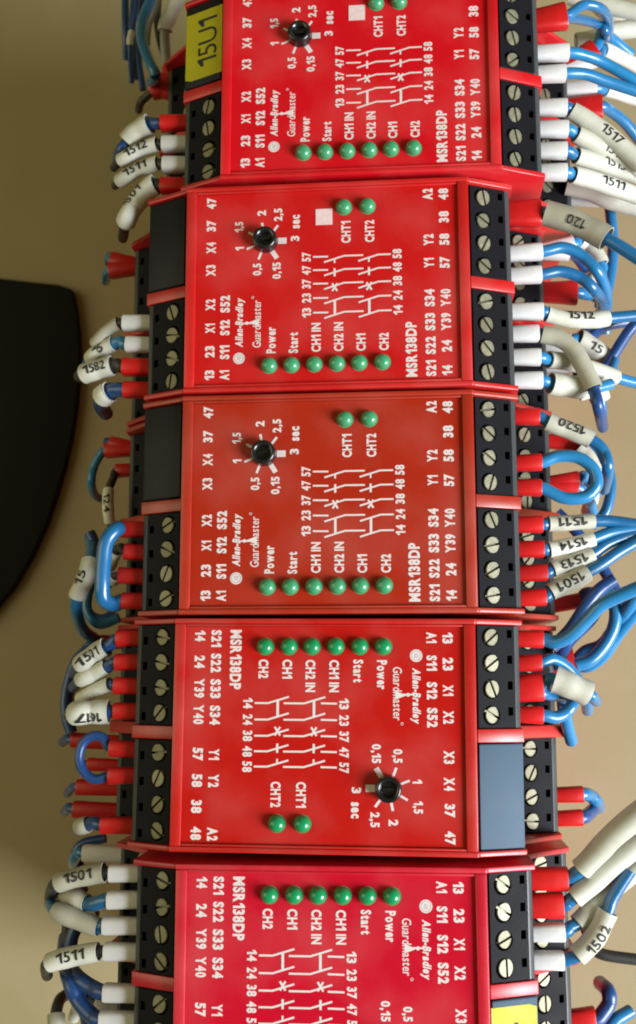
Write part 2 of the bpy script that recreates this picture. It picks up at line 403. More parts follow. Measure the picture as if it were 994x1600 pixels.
def build_relay(k):
    root = bpy.data.objects.new('safety_relay', None); COL.objects.link(root); root.empty_display_size = 0.02
    root.matrix_world = relay_matrix(k)
    root['label'] = RLAB[k]; root['category'] = 'relay'; root['group'] = 'red safety relays in a row'
    hm = HOUS.copy(); hm.materials.clear(); hm.materials.append(M_body[k]); link('housing', hm, None, root, UP)
    fm = FACE.copy(); fm.materials.clear(); fm.materials.append(M_face[k]); face = link('face_label', fm, None, root, UP)
    for nm, me, m in (('terminal_markings', T_TERM, M_print), ('terminal_markings', T_TERM2, M_print), ('lamp_captions', T_LED, M_print), ('dial_scale', T_DIAL, M_print), ('contact_diagram', T_DIAG, M_print), ('type_marking', T_MODEL, M_print), ('logo_print', T_LOGO, M_print), ('emblem_print', T_EMB, M_emb)):
        link(nm, me, m, face)
    for s, x, y, ln, ly in LEDS: link('indicator_lamp', LED if k < 4 else LED2, M_led if k < 4 else M_led2, root, UP @ T(x, y, 0.0))
    kn = link('timer_knob', KNOB, M_knob, root, UP @ T(KX, KY, 0.01)); link('knob_pointer', KPTR, M_knob, kn, Matrix.Rotation(math.radians(random.choice([0, 0, 5])), 4, 'Z'))
    if k in (1, 2): link('square_sticker', PALE, M_pale, root, UP @ T(-0.4, 14.9, 0.02))
    for tier, me in ((1, B1), (2, B2)):
        for side in (1, -1):
            for half in (1, -1):
                base = UP if side * 1 == 1 else UP @ ROT180
                off = T(0, 0, 0) if half == 1 else T(0, -22.65, 0)
                hh = half if side == 1 else -half                      # which half in relay coordinates
                if tier == 1 and side == -1 and hh == 1:
                    link('blank_cover', BLANK2 if k > 3 else BLANK, M_blank_sheen if k > 3 else M_blank, root, base @ off); continue
                b = link('terminal_block', me, M_black, root, base @ off)
                x0, zt = (BX0, -0.9) if tier == 1 else (T2X + .2, T2Z)
                sx = x0 + 3.1
                for y in YS[:4]:
                    link('screw', SCR, M_screw, b, T(sx, y, zt - 3.1 * SL - .12 - random.uniform(0, .35)) @ SLOPE1 @ Matrix.Rotation(random.uniform(0, math.pi), 4, 'Z'))
    if k in (1, 5):                                                     # yellow sticker on the blank cover
        y0, y1 = (3.0, 19.0) if k == 1 else (-0.0 + 2.7, 19.0)
        zz = lambda x: -0.55 - (x - BX0) * SL + .06
        bm = bmesh.new(); n = 6
        xa, xb = BX0 - .15, BX1 + .1
        vs = []
        for i in range(n + 1):
            x = xa + (xb - xa) * i / n
            vs.append([bm.verts.new((-x, y, zz(x) + (0.10 if i == n else 0))) for y in (y0 + (.5 if i == n else 0), (y0 + y1) / 2, y1)])
        for i in range(n):
            for j in (0, 1): bm.faces.new((vs[i][j], vs[i][j + 1], vs[i + 1][j + 1], vs[i + 1][j]))
        bmesh.ops.solidify(bm, geom=bm.faces[:], thickness=0.05); bmesh.ops.recalc_face_normals(bm, faces=bm.faces[:])
        st = link('yellow_sticker', finish(bm, 30), M_yel, root, UP)
        bm = bmesh.new(); put_text(bm, '15U1', 0, 0, 11.3, 4.6, bold=-0.004)
        for v in bm.verts: v.co = Vector((v.co.x - 33.3, v.co.y + 11.3, 0)); v.co.z = zz(-v.co.x) + .07
        link('sticker_print', finish(bm, None), M_ink, st)
    return root


for k in RELAYS: build_relay(k)

# ---------------------------------------------------------------- wires
PX = lambda d, z: d * (CAM.z - z) / FPX           # pixels to mm at height z


def spline(P, n=7):
    out = []
    Q = [P[0] * 2 - P[1]] + P + [P[-1] * 2 - P[-2]]
    idx = []
    for i in range(1, len(Q) - 2):
        p0, p1, p2, p3 = Q[i - 1:i + 3]; idx.append(len(out))
        for j in range(n):
            t = j / n
            out.append(0.5 * ((2 * p1) + (p2 - p0) * t + (2 * p0 - 5 * p1 + 4 * p2 - p3) * t * t + (3 * p1 - p0 - 3 * p2 + p3) * t ** 3))
    idx.append(len(out)); out.append(P[-1].copy())
    return out, idx


def frames(C):
    """for each point: position, side, up (up leans to the viewer's side of the tube)"""
    F = []
    for i, p in enumerate(C):
        d = (C[min(i + 1, len(C) - 1)] - C[max(i - 1, 0)]).normalized()
        up = Vector((0, 0, 1)) - d * d.z
        if up.length < 0.2: up = (F[-1][2] if F else Vector((0, 1, 0))) ; up = up - d * up.dot(d)
        up.normalize(); F.append((p, d.cross(up).normalized(), up, d))
    return F


def tube(bm, C, rad, n=12, cap=True):
    rings = []
    for i, (p, s, u, d) in enumerate(frames(C)):
        r = rad(i / (len(C) - 1)) if callable(rad) else rad
        rings.append([bm.verts.new(p + (s * math.cos(2 * math.pi * k / n) + u * math.sin(2 * math.pi * k / n)) * r) for k in range(n)])
    for a, b in zip(rings, rings[1:]):
        for k in range(n): bm.faces.new((a[k], a[(k + 1) % n], b[(k + 1) % n], b[k]))
    if cap:
        bm.faces.new(rings[0]); bm.faces.new(rings[-1])
    return rings


def shell(bm, C, r, th=.28, n=16, wob=0.0):
    ph = random.uniform(0, 6)
    o = tube(bm, C, (lambda t: r * (1 + wob * math.sin(ph + 5 * t) + wob * .7 * math.sin(2.3 * ph + 13 * t))), n, False); i = tube(bm, C, r - th, n, False)
    for a, b in ((o[0], i[0]), (o[-1], i[-1])):
        for k in range(n): bm.faces.new((a[k], a[(k + 1) % n], b[(k + 1) % n], b[k]))
    bmesh.ops.recalc_face_normals(bm, faces=bm.faces[:])


def ferrule(bm, a, b, r0, r1, flat0=1.0, flat1=1.0, n=16):
    """flared plastic collar from a to b; flat > 1 widens it along the row"""
    d = (b - a).normalized(); s = Vector((0, 1, 0)) - d * d.y; s.normalize(); u = d.cross(s)
    L = (b - a).length

    def ring(t, r, fl, e=.62):
        vs = []
        for k in range(n):
            an = 2 * math.pi * k / n; c, q = math.cos(an), math.sin(an)
            c = math.copysign(abs(c) ** e, c); q = math.copysign(abs(q) ** e, q)
            vs.append(bm.verts.new(a + d * (t * L) + s * (c * r * fl) + u * (q * r)))
        return vs
    R = [ring(0, r0 * .96, flat0), ring(.06, r0, flat0), ring(.55, (r0 + r1) / 2, (flat0 + flat1) / 2), ring(.95, r1, flat1), ring(1, r1 * .95, flat1), ring(1, r1 * .80, flat1), ring(.75, r1 * .72, flat1)]
    for x, y in zip(R, R[1:]):
        for k in range(n): bm.faces.new((x[k], x[(k + 1) % n], y[(k + 1) % n], y[k]))
    bm.faces.new(R[0]); bm.faces.new(R[-1])
    bmesh.ops.recalc_face_normals(bm, faces=bm.faces[:])


def terminal(r, side, tier, n):
    """centre of a wire opening: side 'r' or 'l' of the photo, n counted from its top, 0..7"""
    x, y, rot, fl = RELAYS[r]; s = 1 if side == 'r' else -1; a = math.radians(rot)
    lx = s * (BX1 - .4 if tier == 1 else 47.7); nn = int(n); f = n - nn
    ly = YS[nn] if f == 0 else YS[nn] * (1 - f) + YS[nn + 1] * f
    return Vector((x + lx * math.cos(a) - ly * math.sin(a), y + lx * math.sin(a) + ly * math.cos(a), -8.9 if tier == 1 else T2Z - 8.2))


FER = {'r': M_fred, 'w': M_fwhite}
INS = {'b': M_blue, 'n': M_navy, 'g': M_grey, 'k': M_dark}
PRINT_R = 0


def wrap_text(F, arc, i0, i1, r, s, flip, hgt, lng, roll):
    vs, fs = glyphs(s, 0.012); t_ = bmesh.new(); tv = [t_.verts.new((x, y, 0)) for x, y in vs]
    for f in fs:
        try: t_.faces.new([tv[i] for i in f])
        except ValueError: pass
    for q in (-.34, -.17, 0.001, .17, .34):
        bmesh.ops.bisect_plane(t_, geom=t_.verts[:] + t_.edges[:] + t_.faces[:], plane_co=(0, q, 0), plane_no=(0, 1, 0))
    t_.verts.index_update(); vs = [(v.co.x, v.co.y) for v in t_.verts]; fs = [[v.index for v in f.verts] for f in t_.faces]; t_.free()
    bm = bmesh.new(); nv = []
    mid = (arc[i0] + arc[i1]) / 2; sg = -1 if flip else 1
    for x, y in vs:
        t = mid + sg * x * lng
        j = i0
        while j < i1 - 1 and arc[j + 1] < t: j += 1
        f = min(1.2, max(-.2, (t - arc[j]) / max(1e-6, arc[j + 1] - arc[j])))
        p = F[j][0].lerp(F[j + 1][0], f) if 0 <= f <= 1 else F[j][0] + (F[j + 1][0] - F[j][0]) * f
        an = math.pi / 2 + roll - sg * -y * hgt / r
        sd = F[j][1].lerp(F[j + 1][1], max(0, min(1, f))); u = F[j][2].lerp(F[j + 1][2], max(0, min(1, f)))
        nv.append(bm.verts.new(p + (sd * math.cos(an) + u * math.sin(an)) * (r + .03)))
    for f in fs:
        try: bm.faces.new([nv[i] for i in f])
        except ValueError: pass
    return bm


def wire(label, r, side, tier, n, fc, pts, sl=None, txt=None, z1=None, d=19, ins='b', n2=None, fl=(1, 1), fr=None, sm='w', flip=False, roll=0.0, twin=None, z0=None, more=None):
    """one wire with its crimp collar: pts[0] is the outer end of the collar in the photo, then the course of the wire"""
    zt = (-8.9 if tier == 1 else T2Z - 8.2) if z0 is None else z0
    if z1 is None: z1 = zt - 7
    m = len(pts)
    P = [at(p[0], p[1], p[2] if len(p) > 2 else zt + (z1 - zt) * (i / max(1, m - 1)) ** 1.3) for i, p in enumerate(pts)]
    if n is None: org = P[0].copy()
    else:
        if tier == 2: n = min(range(8), key=lambda q: abs(terminal(r, side, 2, q).y - P[0].y))
        org = terminal(r, side, tier, n); P[0].y += (org.y - P[0].y) * (.75 if tier == 1 else .5)
    if n2 is not None: P[-1].y += (terminal(r, side, tier, n2).y - P[-1].y) * .75
    org0 = org.copy()
    root = bpy.data.objects.new('wire', None); COL.objects.link(root); root.empty_display_size = 0.005
    root.location = (org0 + Vector((0, 0, H))) * MM
    root['label'] = label; root['category'] = 'wire'; root['group'] = 'wires plugged into the relays'
    rel = lambda v: v - org0
    rw = PX(d, zt) / 2
    ends = []
    if n is not None: ends.append((org, P[0], n))
    if n2 is not None: ends.append((terminal(r, side, tier, n2), P[-1], n2))
    C0 = [rel(p) for p in P]
    if n is not None: C0 = [rel(org.lerp(P[0], .35))] + C0
    if n2 is not None: C0 = C0 + [rel(ends[-1][0].lerp(P[-1], .35))]
    ofs = 1 if n is not None else 0
    C, ix = spline(C0)
    for a, b, _ in ends:
        bm = bmesh.new(); rr = (fr + .25) if fr else 1.72
        ferrule(bm, rel(a), rel(b), rr * .97, rr * 1.04, *fl); link('ferrule', finish(bm, 40), FER[fc], root)
    bm = bmesh.new(); tube(bm, C, rw, 12); bmesh.ops.recalc_face_normals(bm, faces=bm.faces[:]); link('insulation', finish(bm, 60), INS[ins], root)
    for tw in (twin or []):                       # second core leaving the same collar
        z1b = tw[-1][2] if len(tw[-1]) > 2 else z1
        P2 = [at(p[0], p[1], p[2] if len(p) > 2 else zt + (z1b - zt) * i / (len(tw) - 1)) for i, p in enumerate(tw)]
        C2, _ = spline([rel(org.lerp(P2[0], .35))] + [rel(p) for p in P2])
        bm = bmesh.new(); tube(bm, C2, rw, 12); bmesh.ops.recalc_face_normals(bm, faces=bm.faces[:]); link('insulation', finish(bm, 60), INS[ins], root)
    if sl:
        i0, i1 = ix[sl[0] + ofs], ix[sl[1] + ofs]; rs = max(PX(sl[2], (zt + z1) / 2) / 2, rw * 1.12)
        bm = bmesh.new(); shell(bm, C[i0:i1 + 1], rs, wob=.035)
        sv = link('marker_sleeve', finish(bm, 60), M_slv if sm == 'w' else M_slg, root)
        if txt:
            arc = [0.0]
            for a, b in zip(C, C[1:]): arc.append(arc[-1] + (b - a).length)
            lng = min(len(txt) * 1.45, (arc[i1] - arc[i0]) * .74)
            bm = wrap_text(frames(C), arc, i0, i1, rs * 1.065, txt, flip, min(2.1, rs * 1.15), lng, roll)
            link('sleeve_print', finish(bm, None), M_ink, sv)
    return root


def R(*a, **k): return wire(*a, **k)


B = 'on the bright side'
# ---- top relay, bright side
wire('two looping blue wires in the uppermost red collar, bright side of the top relay', 1, 'r', 1, 0.45, 'r', [(884, 8), (912, 8), (938, 13), (950, 28, -22), (952, 46, -34)], d=17, fl=(1.5, 1.75), twin=[[(884, 28), (910, 31), (935, 38), (948, 50, -26), (950, 62, -40)]], z1=-20)
wire('blue wire with white collar above the pink divider, bright side of the top relay', 1, 'r', 1, 2, 'w', [(889, 84), (915, 87), (945, 99), (1000, 130)], z1=-14)
wire('blue wire with white collar level with the pink divider of the top relay', 1, 'r', 1, 3, 'w', [(884, 114), (915, 116), (950, 128), (1005, 146)], z1=-14)
wire('white sleeved wire over a red collar, first below the pink divider, top relay', 1, 'r', 1, 4, 'w', [(886, 172), (893, 173), (925, 193), (955, 216), (1010, 262)], sl=(1, 4, 30), txt='1517', z1=-13, flip=False)
wire('white sleeved wire, second below the pink divider of the top relay', 1, 'r', 1, 5, 'w', [(888, 207), (900, 210), (930, 226), (960, 244), (1010, 272)], sl=(1, 4, 29), txt='1512', z1=-17)
wire('white sleeved wire, third below the pink divider of the top relay', 1, 'r', 1, 6, 'w', [(886, 240), (900, 243), (930, 252), (960, 262), (1010, 280)], sl=(1, 4, 28), txt='1513', z1=-19)
wire('white sleeved wire lowest on the bright side of the top relay', 1, 'r', 1, 7, 'w', [(886, 272), (895, 273), (925, 281), (960, 293), (1010, 311)], sl=(1, 4, 29), txt='1511', z1=-18)
wire('short blue wire with lower tier red collar beside white collars of the top relay', 1, 'r', 2, 0.6, 'r', [(928, 48), (940, 50), (955, 60), (985, 85)], fl=(1.35, 1.5), z1=-45)
wire('white sleeved wire in the lower tier under the red collar of the top relay', 1, 'r', 2, 1, 'w', [(932, 77), (941, 78), (965, 88), (1005, 108)], sl=(1, 3, 24), z1=-44)
wire('white sleeved wire in the lower tier beneath two blue wires of the top relay', 1, 'r', 2, 3, 'w', [(932, 138), (945, 140), (970, 148), (1010, 160)], sl=(1, 3, 22), z1=-42)
wire('blue wire with large red collar behind the slanting white sleeve of the top relay', 1, 'r', 2, 4, 'r', [(940, 166), (952, 172), (975, 190), (1000, 220)], fl=(1.4, 1.8), z1=-45)
wire('white sleeved wire in the lower tier at the foot of the top relay', 1, 'r', 2, 7, 'w', [(938, 314), (950, 316), (975, 322), (1010, 330)], sl=(1, 3, 22), z1=-40)
wire('fat white sleeved cable crossing the bright top corner of the scene', 1, 'r', 2, None, 'w', [(900, -40, -48), (925, -8, -50), (958, 20, -52), (1010, 40, -55)], sl=(0, 3, 40), d=24)
# ---- second relay, bright side
wire('fat greyish sleeve printed 120 leaving the red collar of the second relay', 2, 'r', 1, 0.2, 'r', [(845, 332), (853, 333), (890, 344), (925, 360), (948, 373), (970, 386), (1010, 412)], sl=(1, 4, 41), txt='120', sm='g', fl=(1.6, 1.7), z1=-6, d=21, flip=True, roll=-.35)
wire('blue wire with white collar arching down, upper of the two at the second relay', 2, 'r', 1, 2, 'w', [(847, 386), (880, 387), (910, 400), (936, 428), (948, 462, -20), (946, 492, -34)], z1=-14)
wire('blue wire with white collar arching down, just above the pink divider of the second relay', 2, 'r', 1, 3, 'w', [(846, 424), (875, 424), (905, 433), (928, 452), (941, 474, -22), (938, 505, -36)], z1=-14)
wire('white sleeved wire nearly level, first below the pink divider of the second relay', 2, 'r', 1, 4, 'w', [(849, 490), (855, 491), (890, 499), (925, 500), (950, 497), (1005, 492)], sl=(1, 4, 27), txt='1512', z1=-14, roll=.3)
wire('wire in a bare bent greyish sleeve, second below the pink divider of the second relay', 2, 'r', 1, 5, 'w', [(842, 520), (847, 522), (872, 528), (895, 545), (912, 573), (927, 606), (936, 640), (942, 668, -26)], sl=(1, 5, 29), sm='g', z1=-9, ins='n')
wire('white sleeved wire passing under the bent greyish sleeve of the second relay', 2, 'r', 1, 6, 'w', [(845, 561), (857, 562), (890, 566), (930, 578), (962, 590), (1000, 600)], sl=(1, 4, 27), z1=-24)
wire('white sleeved wire in the lowest bright side terminal of the second relay', 2, 'r', 1, 7, 'w', [(848, 597), (860, 599), (885, 603), (910, 606), (930, 606), (955, 600)], sl=(1, 3, 36), z1=-16)
wire('white sleeved wire in the lower tier just under the fat greyish sleeve', 2, 'r', 2, 1, 'w', [(896, 370), (904, 373), (922, 388), (938, 410), (948, 440)], sl=(1, 3, 28), z1=-44)
wire('blue wire with white collar behind the arching blue wires of the second relay', 2, 'r', 2, 2, 'w', [(890, 398), (902, 402), (915, 420), (925, 440), (930, 462)], sl=(2, 4, 22), z1=-46, ins='n')
wire("blue wire with big lower tier red collar beside the second relay's pink divider", 2, 'r', 2, 3.6, 'r', [(902, 460), (915, 460), (930, 463), (944, 480), (946, 520)], fl=(1.4, 1.65), z1=-44)
wire('short white sleeved wire in the lower tier beside the bent greyish sleeve', 2, 'r', 2, 5, 'w', [(892, 528), (903, 530), (925, 545), (945, 560), (965, 590)], sl=(1, 3, 34), txt='15', z1=-38)
wire('white sleeved wire in the lower tier near the foot of the second relay', 2, 'r', 2, 6, 'w', [(893, 575), (905, 578), (925, 598), (938, 625), (940, 660)], sl=(1, 3, 32), z1=-40)
wire('navy wire crossing upward behind the white sleeves of the second relay', 2, 'r', 2, 5.5, 'w', [(890, 552), (905, 548), (925, 525), (950, 508), (1000, 500)], z1=-40, ins='n')
# ---- middle relay, bright side
wire('white sleeved wire slanting down from the red collar, uppermost at the middle relay', 3, 'r', 1, 0, 'r', [(843, 655), (856, 659), (888, 672), (924, 687), (944, 706), (950, 735), (944, 765, -24)], sl=(1, 3, 29), txt='1520', z1=-11, flip=True, roll=.3)
wire('blue jumper loop with two red collars on the bright side of the middle relay', 3, 'r', 1, 2, 'r', [(846, 717), (872, 713), (903, 715), (927, 733), (932, 757), (915, 776), (882, 778), (846, 766)], n2=3, z1=-8.9, d=20)
wire('level white sleeve printed 1511, first below the pink divider of the middle relay', 3, 'r', 1, 4, 'r', [(848, 818), (857, 818), (892, 817), (928, 814), (960, 815), (1010, 822)], sl=(1, 3, 25), txt='1511', z1=-12, flip=True)
wire('sleeve printed 1514, second below the pink divider of the middle relay', 3, 'r', 1, 5, 'r', [(850, 859), (858, 859), (892, 852), (927, 842), (958, 831), (1005, 824)], sl=(1, 3, 25), txt='1514', z1=-12, flip=True)
wire('sleeve printed 1513, third below the pink divider of the middle relay', 3, 'r', 1, 6, 'r', [(855, 891), (863, 889), (893, 879), (925, 866), (952, 848), (1000, 830)], sl=(1, 3, 26), txt='1513', z1=-12, flip=True)
wire('white sleeve printed 1501, lowest and most tilted of the four at the middle relay', 3, 'r', 1, 7, 'r', [(853, 929), (860, 925), (888, 911), (918, 894), (942, 880), (968, 862), (1010, 838)], sl=(1, 3, 29), txt='1501', z1=-11, flip=True)
wire('blue wire with red collar in the lower tier inside the blue loop, upper one', 3, 'r', 2, 1, 'r', [(904, 702), (914, 705), (930, 722), (938, 748), (930, 775)], sl=(1, 3, 24), z1=-44, d=18)
wire('blue wire with red collar in the lower tier inside the blue loop, middle one', 3, 'r', 2, 2, 'r', [(904, 741), (912, 744), (922, 756), (925, 775), (918, 800)], sl=(2, 4, 22), z1=-46, d=18)
wire('blue wire with red collar in the lower tier inside the blue loop, lowest one', 3, 'r', 2, 3, 'r', [(904, 770), (915, 776), (924, 790), (926, 812)], z1=-44, d=18)
wire('navy wire bending down from the red collar at the foot of the middle relay', 3, 'r', 2, 7, 'r', [(906, 930), (918, 928), (938, 935), (922, 966, -26), (885, 1004, -24), (872, 1040, -30)], ins='n', z1=-30, d=22)
# ---- fourth relay, bright side
wire('bright blue wire rising steeply from the topmost red collar of the fourth relay', 4, 'r', 1, 0, 'r', [(849, 1003), (870, 1003), (895, 990), (922, 963), (945, 942), (1005, 915)], z1=-3, d=21)
wire('blue wire from the second red collar of the fourth relay, tucked under the white sleeve', 4, 'r', 1, 1, 'r', [(846, 1031), (862, 1030), (880, 1038), (898, 1056), (915, 1085), (918, 1110, -24)], z1=-14)
wire('wire in a clean white unprinted sleeve at the third red collar of the fourth relay', 4, 'r', 1, 2, 'r', [(848, 1062), (856, 1061), (867, 1061, -8.5), (893, 1072, -8.3), (919, 1084, -8.6), (926, 1088, -9.5), (932, 1096, -18)], sl=(2, 4, 40), z1=-8, d=17, twin=[[(846, 1083), (858, 1086), (872, 1088), (884, 1092, -16)]], fl=(1.6, 1.6))
wire('blue wire curling under the white sleeve from the lowest red collar of the fourth relay', 4, 'r', 1, 3, 'r', [(849, 1122), (868, 1121), (885, 1113), (896, 1096), (898, 1078, -20)], z1=-14)
wire('blue wire end hanging down below the white unprinted sleeve of the fourth relay', 4, 'r', 2, None, 'r', [(880, 1098, -20), (883, 1118, -22), (887, 1136, -25), (893, 1158, -30)], d=19)
wire('pair of blue wires on the flared lower tier red collar of the fourth relay', 4, 'r', 2, 0.7, 'r', [(897, 1029), (915, 1018), (940, 1008), (958, 985), (985, 945, -22), (1020, 905, -22)], fl=(1.2, 2.1), z1=-26, d=20, twin=[[(897, 1040), (920, 1040), (944, 1022), (966, 990), (995, 955, -24), (1020, 935, -24)]])
wire('short blue wire bending away from the upper lone red collar beside the blank cover', 4, 'r', 2, 6, 'r', [(911, 1239), (922, 1243), (932, 1252, -40), (936, 1262, -55)], d=20, z1=-50)
wire('short navy wire bending away from the lower lone red collar beside the blank cover', 4, 'r', 2, 6.8, 'r', [(910, 1275), (919, 1272), (926, 1266, -42), (928, 1262, -58)], d=20, ins='n', z1=-50)
# ---- bottom relay, bright side
wire('fat white sleeve rising from the topmost red collar of the bottom relay', 5, 'r', 1, 0, 'r', [(887, 1370), (898, 1366), (908, 1358), (935, 1330), (960, 1304), (1010, 1262)], sl=(2, 5, 35), fl=(1.3, 1.3), z1=-4, d=21)
wire('fat white sleeve rising from the second red collar of the bottom relay', 5, 'r', 1, 1, 'r', [(880, 1410), (888, 1409), (897, 1402), (928, 1377), (960, 1350), (1010, 1308)], sl=(2, 5, 32), fl=(1.4, 1.4), z1=-8, d=20)
wire('white sleeve rising from the upper white collar of the bottom relay', 5, 'r', 1, 2, 'w', [(882, 1450), (891, 1449), (902, 1443), (928, 1417), (955, 1390), (1010, 1345)], sl=(2, 5, 29), z1=-12)
wire('white sleeve printed 1502 with blue end, at the lower white collar of the bottom relay', 5, 'r', 1, 3, 'w', [(881, 1500), (890, 1498), (902, 1493), (930, 1464), (950, 1424), (958, 1402), (985, 1360)], sl=(2, 4, 31), txt='1502', z1=-8, roll=-.3, flip=False)
wire('dark grey wire curving on the panel behind the sleeve printed 1502', 5, 'r', 2, None, 'k', [(915, 1450, -45), (928, 1480, -48), (945, 1492, -48), (1000, 1500, -48)], ins='k', d=18)
wire('navy wire curving up from the red collar at the bottom bright corner', 5, 'r', 2, 5.6, 'r', [(930, 1592), (942, 1583), (952, 1566), (950, 1548), (938, 1536, -44)], ins='n', z1=-36, d=22, fl=(1.4, 1.6))
wire('blue wire at the very bottom bright corner beside the red collar', 5, 'r', 2, 6.3, 'r', [(925, 1625), (945, 1618), (960, 1596), (985, 1580)], z1=-38, d=20)

# ---- top relay, shaded side
wire('fat white sleeved wire at the upper red collar, shaded side of the top relay', 1, 'l', 1, 4, 'r', [(252, 191), (242, 193), (234, 194), (215, 205), (200, 221), (188, 238), (184, 252, -26)], sl=(2, 4, 36), z1=-14, ins='n', d=20)
wire('sleeve printed 1512 on the upper white collar, shaded side of the top relay', 1, 'l', 1, 5, 'w', [(254, 223), (246, 225), (218, 235), (190, 251), (178, 262, -18)], sl=(1, 3, 25), txt='1512', z1=-13, ins='k', flip=True, d=15)
wire('sleeve printed 1511 on the lower white collar, shaded side of the top relay', 1, 'l', 1, 6, 'w', [(255, 253), (246, 255), (215, 266), (187, 283), (180, 290, -18)], sl=(1, 3, 25), txt='1511', z1=-13, ins='k', flip=True, d=15)
wire('wire in a sleeve hanging down from the lower red collar of the top relay', 1, 'l', 1, 7, 'r', [(252, 286), (243, 288), (228, 300), (210, 322), (197, 346), (192, 372, -26)], sl=(1, 4, 34), txt='1501', z1=-12, ins='k', flip=True, roll=-.5)
wire('blue wire bending across a red collar at the shaded top corner', 1, 'l', 2, 2.5, 'r', [(238, 122), (243, 118, -24), (232, 92, -24), (222, 62, -26), (224, 30, -28), (236, 0, -30), (252, -40, -34)], fl=(1.9, 1.7), z1=-30, d=18)
wire('dark navy wire running down along the panel at the shaded top corner', 1, 'l', 2, None, 'r', [(196, -40, -42), (196, 20, -42), (197, 60, -43), (198, 94, -46)], ins='n', d=14)
wire('second dark navy wire beside the blue bend at the shaded top corner', 1, 'l', 2, None, 'r', [(212, -40, -38), (208, 20, -38), (207, 70, -39), (212, 125, -42)], ins='n', d=13)
wire('white tagged thin wire behind the blue bend at the shaded top corner', 1, 'l', 2, None, 'r', [(218, -40, -36), (212, 20, -36), (206, 50, -36), (203, 70, -36), (206, 130, -42)], sl=(2, 3, 12), ins='n', d=9)
wire('thin grey wire curving beside the blue bend at the shaded top corner', 1, 'l', 2, None, 'r', [(256, -40, -34), (242, 10, -35), (232, 40, -36), (229, 70, -40)], ins='g', d=13)
wire('fat grey sleeve ending above the black terminal block at the shaded top corner', 1, 'l', 2, 0, 'r', [(262, 60, -36), (258, 48, -34), (266, 25, -33), (276, 0, -32), (284, -40, -32)], sl=(1, 4, 26), ins='g', z1=-32, d=18, fr=1.0)
wire('thin wire end drooping under the red collar at the shaded top corner', 1, 'l', 2, 3, 'r', [(238, 150), (228, 152), (220, 160), (217, 172, -40)], ins='k', z1=-36, d=14)
# ---- second relay, shaded side
wire('wire in a yellowish sleeve at the upper white collar, shaded side of the second relay', 2, 'l', 1, 4, 'w', [(193, 502), (186, 505), (168, 517), (150, 537), (146, 548, -18)], sl=(1, 3, 22), sm='g', z1=-13, ins='k', d=15)
wire('blue wire in short sleeve at the lower white collar, shaded side, second relay', 2, 'l', 1, 5, 'w', [(198, 533), (188, 534), (178, 537), (160, 547), (143, 560), (136, 570, -22)], sl=(2, 4, 27), txt='15', z1=-14, flip=True)
wire('broad white sleeve at the upper red collar, shaded side of the second relay', 2, 'l', 1, 6, 'r', [(193, 567), (184, 570), (176, 571), (155, 577), (133, 584), (125, 588, -14)], sl=(2, 4, 34), txt='1582', z1=-11, ins='k', flip=True, d=22, fr=1.65)
wire('blue wire turning down through a white ring sleeve, shaded foot of the second relay', 2, 'l', 1, 7, 'r', [(194, 606), (182, 609), (172, 612), (162, 619), (157, 632, -17), (166, 646, -24)], sl=(2, 3, 36), z1=-14, ins='n', d=25)
wire('upper of two blunt red collars beside the black cover of the second relay', 2, 'l', 2, 0.9, 'r', [(175, 394), (171, 400, -38), (170, 410, -48)], d=15, z1=-48, fr=1.6)
wire('lower of two blunt red collars beside the black cover of the second relay', 2, 'l', 2, 1.9, 'r', [(171, 428), (167, 432, -38), (166, 440, -48)], d=15, z1=-48, fr=1.7)
# ---- middle relay, shaded side
wire('thick blue jumper loop between red collars, shaded side of the middle relay', 3, 'l', 1, 4, 'r', [(191, 824), (182, 827, -6), (167, 845, -5), (162, 875, -5), (160, 910, -5), (162, 935, -6), (178, 944), (192, 938)], n2=7, z1=-8.9, d=25)
wire('short white sleeve inside the blue loop, second red collar of the middle relay', 3, 'l', 1, 5, 'r', [(196, 852), (189, 855), (182, 860), (176, 872, -14), (172, 884, -22)], sl=(2, 4, 22), z1=-16, ins='k', d=14)
wire('dark wire inside the blue loop at the third red collar of the middle relay', 3, 'l', 1, 6, 'r', [(187, 890), (180, 900), (178, 908, -16), (170, 915, -26)], sl=(1, 2, 18), z1=-16, ins='k', d=12)
wire('blue wire with a sleeve printed 15 outside the blue loop of the middle relay', 3, 'l', 2, None, 'r', [(141, 838, -24), (144, 860, -20), (142, 877, -17), (133, 905, -16), (121, 932, -17), (120, 958, -20), (131, 985, -26), (150, 999, -32)], sl=(2, 4, 27), txt='15', d=18, flip=True, roll=-.3)
wire('dark wire in an upright sleeve printed 124 beside the black cover of the middle relay', 3, 'l', 2, 3, 'r', [(182, 738), (177, 748, -30), (170, 766, -28), (169, 790, -26), (172, 816, -26), (182, 832, -30)], sl=(2, 4, 18), txt='124', z1=-28, ins='k', d=13, fr=1.3)
wire('blue wire hanging in an arc beside the black cover of the middle relay', 3, 'l', 2, 2, 'r', [(165, 706), (157, 711), (147, 730), (143, 755), (150, 775, -40), (166, 782, -46)], z1=-34, d=14, fr=1.5)
wire('red collar with hidden navy wire, uppermost beside the black cover of the middle relay', 3, 'l', 2, 1, 'r', [(173, 684), (168, 690, -40), (168, 700, -50)], ins='n', d=14, z1=-44, fr=1.45)
